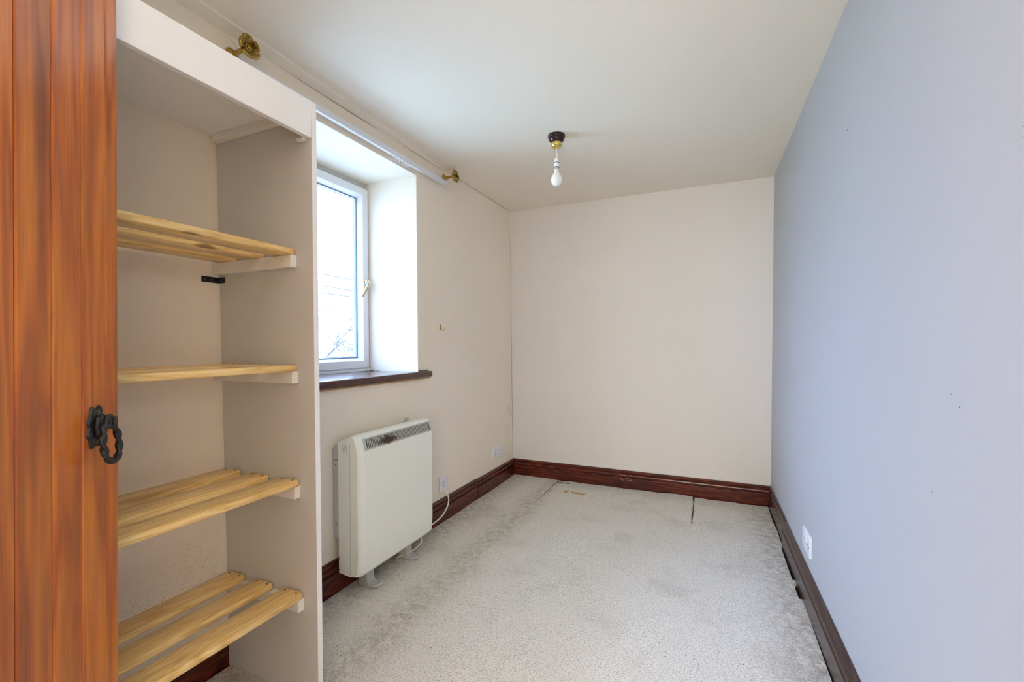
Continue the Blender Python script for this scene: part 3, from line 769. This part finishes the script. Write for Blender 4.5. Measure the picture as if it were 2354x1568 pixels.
rs = double_socket(on_right(2.272, .241), 'white double socket low on the right wall above the skirting')
bm = bmesh.new(); box(bm, .0003, .0013, -.074, .074, -.044, .046); link('back_edge', bm, m_wallr, rs)
# little brass hook
hk = tag(empty('wall_hook', M=on_left(2.376, 1.196)), 'tiny brass picture hook on the wall right of the window', 'hook')
bm = bmesh.new(); prism(bm, [(-.012, -.014), (-.001, .020), (.006, .014), (.005, -.012)], .0005, .0022, 0); link('plate', bm, m_brass, hk)
bm = bmesh.new(); P = catmull([(.002, -.002, .004), (.005, .004, -.010), (.010, .012, -.018), (.016, .020, -.012), (.018, .024, .004)], 6)
tube(bm, P, .0016, 8); link('hook_arm', bm, m_brassb, hk, smooth=True)

# ------------------------------------------------------------------ curtain track and flower brackets
tr = tag(empty('curtain_track', M=on_left(1.07, 2.10)), 'white plastic curtain track above the window', 'curtain track')
bm = bmesh.new(); prism(bm, [(.026, -.012), (.030, -.0145), (.034, -.0145), (.034, .0145), (.030, .0145), (.026, .010)], 0, 1.342, 1)
link('rail', bm, m_track, tr, bevel=.0008, seg=1)
bm = bmesh.new(); prism(bm, [(.020, -.0125), (.020, -.0165), (.038, -.0165), (.036, -.0125)], 0, 1.342, 1); o = link('lower_lip', bm, m_upvc, tr)
for y in (.10, .5, .9, 1.25): link('wall_clip', bx(.0008, .026, y-.008, y+.008, -.006, .012), m_upvc, tr)
gm = None
for i in range(13):
    y = .845+i*.0105
    if gm is None:
        bm = bmesh.new(); box(bm, .026, .031, -.002, .002, -.024, -.0145)
        P = [(.0285, 0, -.024)]+[(.0285, .004*math.sin(a), -.028-.004*(1-math.cos(a))+.0) for a in (0, .8, 1.6, 2.4, 3.1, 4, 5)]
        tube(bm, P, .0008, 5); o = link('glider', bm, m_upvc, tr); gm = o.data
    else:
        o = bpy.data.objects.new('glider', gm); COL.objects.link(o); o.parent = tr
    o.location = (0, y, -.002+random.uniform(-.001, .001)); o.rotation_euler = (random.uniform(-.15, .15), 0, random.uniform(-.3, .3))

def flower_bm(Rf=.041, npet=5):
    bm = bmesh.new(); na = 140; nr = 16; rows = []
    for j in range(nr+1):
        u = j/nr; row = []
        for i in range(na):
            a = 2*PI*i/na; ph = (a*npet/(2*PI)) % 1; c = abs(ph-.5)*2        # 0 petal middle, 1 between petals
            rim = 1-.20*c**5 - .02*math.cos(2*PI*ph*3)
            r = Rf*(.10+.90*u*rim)
            z = .014-.020*(1-u)**1.5 + .004*math.sin(PI*u)                      # dished
            z += .0032*u*(1-c**4) - .004*u*u*(c**6)                              # petal cupping, gaps fall back
            z += .0012*math.sin(ph*2*PI*7)*math.sin(PI*min(1, u*1.05))           # veins
            z -= .006*max(0, u-.85)/.15
            z += .0020*math.sin(a*2+1)*u
            row.append(bm.verts.new((r*math.cos(a), r*math.sin(a), z)))
        rows.append(row)
    for a, b in zip(rows, rows[1:]):
        for i in range(na): bm.faces.new([a[i], b[i], b[(i+1) % na], a[(i+1) % na]])
    bm.faces.new(rows[0])
    return bm
def flower(y, z, label, length=.10, rot=0.):
    e = tag(empty('flower_holdback', M=on_left(y, z)), label, 'curtain bracket', 'brass flower curtain holdbacks')
    RY = Matrix.Rotation(R(90), 4, 'Y')
    bm = bmesh.new(); lathe(bm, [(.0, 0), (.022, 0), (.0225, .003), (.018, .006), (.0165, .009), (.012, .012), (.009, .016), (0, .016)], 28, RY); link('rosette', bm, m_brass, e, smooth=True)
    bm = bmesh.new(); lathe(bm, [(.0, .012), (.0085, .012), (.0078, length*.6), (.009, length-.014), (.013, length-.006), (0, length-.004)], 16, RY); link('stem', bm, m_brass, e, smooth=True)
    M = Matrix.Translation((length-.010, 0, 0)) @ RY @ Matrix.Rotation(rot, 4, 'Z')
    fl = link('petals', flower_bm(), m_brass, e, smooth=True, ang=80, M=M)
    s = fl.modifiers.new('s', 'SOLIDIFY'); s.thickness = .003; s.offset = -1
    bm = bmesh.new(); ellipsoid(bm, (0, 0, .004), (.0085, .0085, .007), 16); link('centre_boss', bm, m_brass, fl, smooth=True)
flower(1.058, 2.127, 'antique brass flower holdback over the shelving, nearer the camera', .098, .3)
flower(2.437, 2.146, 'antique brass flower holdback at the far end of the curtain track', .082, 1.0)

# ------------------------------------------------------------------ pendant light
pl = tag(empty('pendant_lamp', (-.744, 2.283, ZC(2.283))), 'bare pearl bulb on a short flex from a dark turned ceiling rose', 'pendant lamp')
bm = bmesh.new(); lathe(bm, [(0, .001), (.0445, .001), (.046, -.006), (.0445, -.012), (.0400, -.015), (.0410, -.019), (.0395, -.027), (.033, -.036), (.0285, -.040), (0, -.040)], 40)
link('ceiling_rose', bm, m_mah, pl, smooth=True, ang=50)
bm = bmesh.new(); lathe(bm, [(0, -.040), (.0265, -.040), (.0275, -.046), (.0270, -.056), (.0235, -.064), (.016, -.068), (.006, -.0675), (0, -.067)], 96, rf=lambda a, z: 1+(.05*abs(math.sin(a*12)) if z > -.064 else 0))
link('brass_cup', bm, m_brassb, pl, smooth=True, ang=60)
bm = bmesh.new(); tube(bm, catmull([(0, 0, -.066), (.001, 0, -.09), (.0025, 0, -.11), (.002, 0, -.128)], 5), .0028, 8); link('flex', bm, m_flex, pl, smooth=True)
bm = bmesh.new(); lathe(bm, [(0, -.124), (.0105, -.124), (.013, -.127), (.0138, -.146), (0, -.146)], 24)
hd = link('lamp_holder', bm, m_sock, pl, smooth=True, ang=40)
bm = bmesh.new(); lathe(bm, [(0, -.1458), (.0150, -.1458), (.0150, -.1485), (0, -.1485)], 24); link('dark_ring', bm, m_dark, hd)
bm = bmesh.new(); lathe(bm, [(0, -.1484), (.0145, -.1484), (.0148, -.169), (0, -.169)], 24); link('holder_skirt', bm, m_sock, hd, smooth=True, ang=40)
bm = bmesh.new(); lathe(bm, [(0, -.1688), (.0142, -.1688), (.0142, -.172), (0, -.172)], 24); link('dark_ring', bm, m_dark, hd)
bm = bmesh.new(); lathe(bm, [(0, -.1718), (.0112, -.1718), (.0108, -.183), (0, -.183)], 24); link('bulb_cap', bm, m_hgrey, hd, smooth=True, ang=40)
bm = bmesh.new(); lathe(bm, [(.0115, -.181), (.0125, -.190), (.0150, -.200), (.0210, -.210), (.0272, -.221), (.0300, -.234), (.0290, -.247), (.0240, -.259), (.0150, -.267), (.0060, -.2705), (0, -.271)], 32)
link('bulb', bm, m_bulb, pl, smooth=True, ang=80)

# ------------------------------------------------------------------ door
E_ = Vector((-1.037, .482, 0)); dirv = Vector((-.7114, .7028, 0)); nv = Vector((.7028, .7114, 0))
DW = .083; DLEN = .716
# local: x along the door from hinge to free edge (0 = free edge), y = out of the face towards the room, z up
DM = Matrix((dirv, nv, Vector((0, 0, 1)))).transposed().to_4x4(); DM.translation = E_
tilt = Matrix.Translation((0, 0, 1.1)) @ Matrix.Rotation(R(-.30), 4, 'Y') @ Matrix.Translation((0, 0, -1.1))
door = tag(empty('door_1', M=DM @ tilt), 'open ledged door of red-stained pine boards with an iron ring handle', 'door', kind='structure')
def plank_bm(x0, x1, z0=.012, z1=1.955, th=.020, c=.0020, cl=True, cr=True):
    bm = bmesh.new()
    a = c if cl else .0008; b = c if cr else .0008
    pts = [(x0, -th), (x0, -a), (x0+a, 0), (x1-b, 0), (x1, -b), (x1, -th)]
    prism(bm, pts, z0, z1, 2); return bm
x1 = 0.0; edges = [0, -.565*DW]; 
while edges[-1] > -DLEN: edges.append(edges[-1]-DW)
for i in range(len(edges)-1):
    a, b = max(edges[i+1], -DLEN), edges[i]
    if b-a < .005: continue
    xm = (a+b)/2
    o = link('plank', plank_bm(a-xm+.0017, b-xm-(.0017 if i else 0), cr=i > 0), m_door, door); o.location = (xm, 0, 0)
for z in (.25, 1.0, 1.72): link('ledge', bx(-DLEN+.03, -.03, -.040, -.0202, z-.05, z+.05), m_door, door, bevel=.003, seg=1)
# ring handle
HC = (-.090, 0, .957)      # set from the photograph: centre of the back plate
hd_ = empty('handle'); hd_.parent = door; hd_.location = HC
hd_['label'] = 'black iron twisted ring pull on a lobed plate'
bm = bmesh.new(); N = 96; outline = []
for i in range(N):
    a = 2*PI*i/N; c_, s_ = math.cos(a), math.sin(a)
    r = 1/(abs(c_/.026)**2.6+abs(s_/.0355)**2.6)**(1/2.6)
    r *= 1+.075*math.cos(8*a+PI)*1.0
    if abs(s_) > .97: r *= .94
    outline.append((r*c_, r*s_))
A = [bm.verts.new((x, .0002, z)) for x, z in outline]; B = [bm.verts.new((x*.96, .0040, z*.97)) for x, z in outline]; C = [bm.verts.new((x*.86, .0055, z*.9)) for x, z in outline]
bm.faces.new(A); bm.faces.new(C[::-1])
for P_, Q_ in ((A, B), (B, C)):
    for i in range(N): bm.faces.new([P_[i], Q_[i], Q_[(i+1) % N], P_[(i+1) % N]])
bp_ = link('back_plate', bm, m_iron, hd_, smooth=True, ang=40)
bm = bmesh.new(); prism(bm, [(-.014, -.018), (.014, -.018), (.017, 0), (.014, .018), (-.014, .018), (-.017, 0)], .004, .014, 1)
link('boss', bm, m_iron, hd_, bevel=.005, seg=3)
for z in (-.0245, .0245): screw(bp_, (0, .0055, z), (R(-90), 0, 0), s=1.5)
bm = bmesh.new(); lathe(bm, [(0, 0), (.012, 0), (.0135, .006), (.0105, .010), (.0135, .014), (.0120, .018), (.008, .021), (.0085, .024), (0, .024)], 24, Matrix.Translation((0, .006, .008)) @ Matrix.Rotation(R(-90), 4, 'X'))
link('spindle', bm, m_iron, hd_, smooth=True, ang=50)
bm = bmesh.new(); n = 160; P = []
for i in range(n):
    a = 2*PI*i/n; P.append((.0285*math.sin(a)*(1-.10*math.cos(a)), .023-.004*math.cos(a), -.026+.0350*math.cos(a)))
tube(bm, P, .0050, 18, closed=True, shape=lambda t, a: 1+.24*math.cos(2*(a)+2*PI*t*10))
link('ring', bm, m_iron, hd_, smooth=True, ang=80)

# ------------------------------------------------------------------ outside
tag(link('ground', bx(-90, -2.6, -50, 60, -3.1, -3.0), m_grass), 'lawn below the window', 'ground', kind='structure')
def cable(z0, z1, lab):
    bm = bmesh.new(); A = Vector((-24, 4, z0)); B = Vector((-24, 44, z1)); P = []
    for i in range(25):
        t = i/24; P.append(A.lerp(B, t)+Vector((0, 0, -.5*4*t*(1-t))))
    tube(bm, P, .034, 6); tag(link('overhead_cable', bm, m_cable), lab, 'cable', 'overhead cables beyond the window')
cable(6.55, 6.05, 'highest of the three overhead cables outside the window')
cable(5.75, 5.25, 'middle one of the three overhead cables outside the window')
cable(5.30, 4.75, 'lowest of the three overhead cables outside the window')
rt = random.Random(11)
def tree(base, h, lab, seedv, spread=1.0, leaves=300):
    rg = random.Random(seedv); e = tag(empty('bare_tree', base), lab, 'tree')
    bm = bmesh.new(); tips = []
    def grow(p, d, l, r, depth):
        n = 4; P = [p]; q = Vector(p)
        for i in range(n):
            d = (d+Vector((rg.gauss(0, .13), rg.gauss(0, .13), rg.gauss(0, .08)+.03))).normalized(); q = q+d*l/n; P.append(q.copy())
        tube(bm, P, lambda t: max(.0115, r*(1-.35*t)), 5 if depth < 2 else 4)
        tips.extend(P[1:])
        if depth >= 5: return
        for k in range(3 if depth else 4):
            a = rg.uniform(0, 2*PI); tilt_ = rg.uniform(.35, .85)*spread
            s = d.orthogonal().normalized(); t_ = d.cross(s)
            nd = (d*math.cos(tilt_)+(s*math.cos(a)+t_*math.sin(a))*math.sin(tilt_)).normalized()
            grow(P[rg.choice((2, 3, 4, 4))], nd, l*rg.uniform(.6, .8), r*.58, depth+1)
    grow(Vector((0, 0, 0)), Vector((0, 0, 1)), h*.34, h*.0115, 0)
    link('branches', bm, m_bark, e)
    bm = bmesh.new()
    for i in range(leaves):
        p = rg.choice(tips)+Vector((rg.gauss(0, .15), rg.gauss(0, .15), rg.gauss(0, .15))); s = rg.uniform(.02, .05)
        a = Vector((rg.gauss(0, 1), rg.gauss(0, 1), rg.gauss(0, 1))).normalized(); b = a.orthogonal().normalized()
        bm.faces.new([bm.verts.new(q) for q in (p-a*s, p-b*s*.5, p+a*s, p+b*s*.5)])
    tag(link('leaves', bm, m_leaf, e), kind='stuff')
    return e
tree((-10.6, 8.9, -3.0), 6.7, 'bare branching tree rising behind the window pane', 5, 1.0, 500)
tree((-14.0, 13.0, -3.0), 6.0, 'lower twiggy tree on the right behind the window pane', 8, 1.15, 1200)
tree((-15.0, 10.2, -3.0), 5.3, 'lower leafy tree on the left behind the window pane', 21, 1.2, 1200)
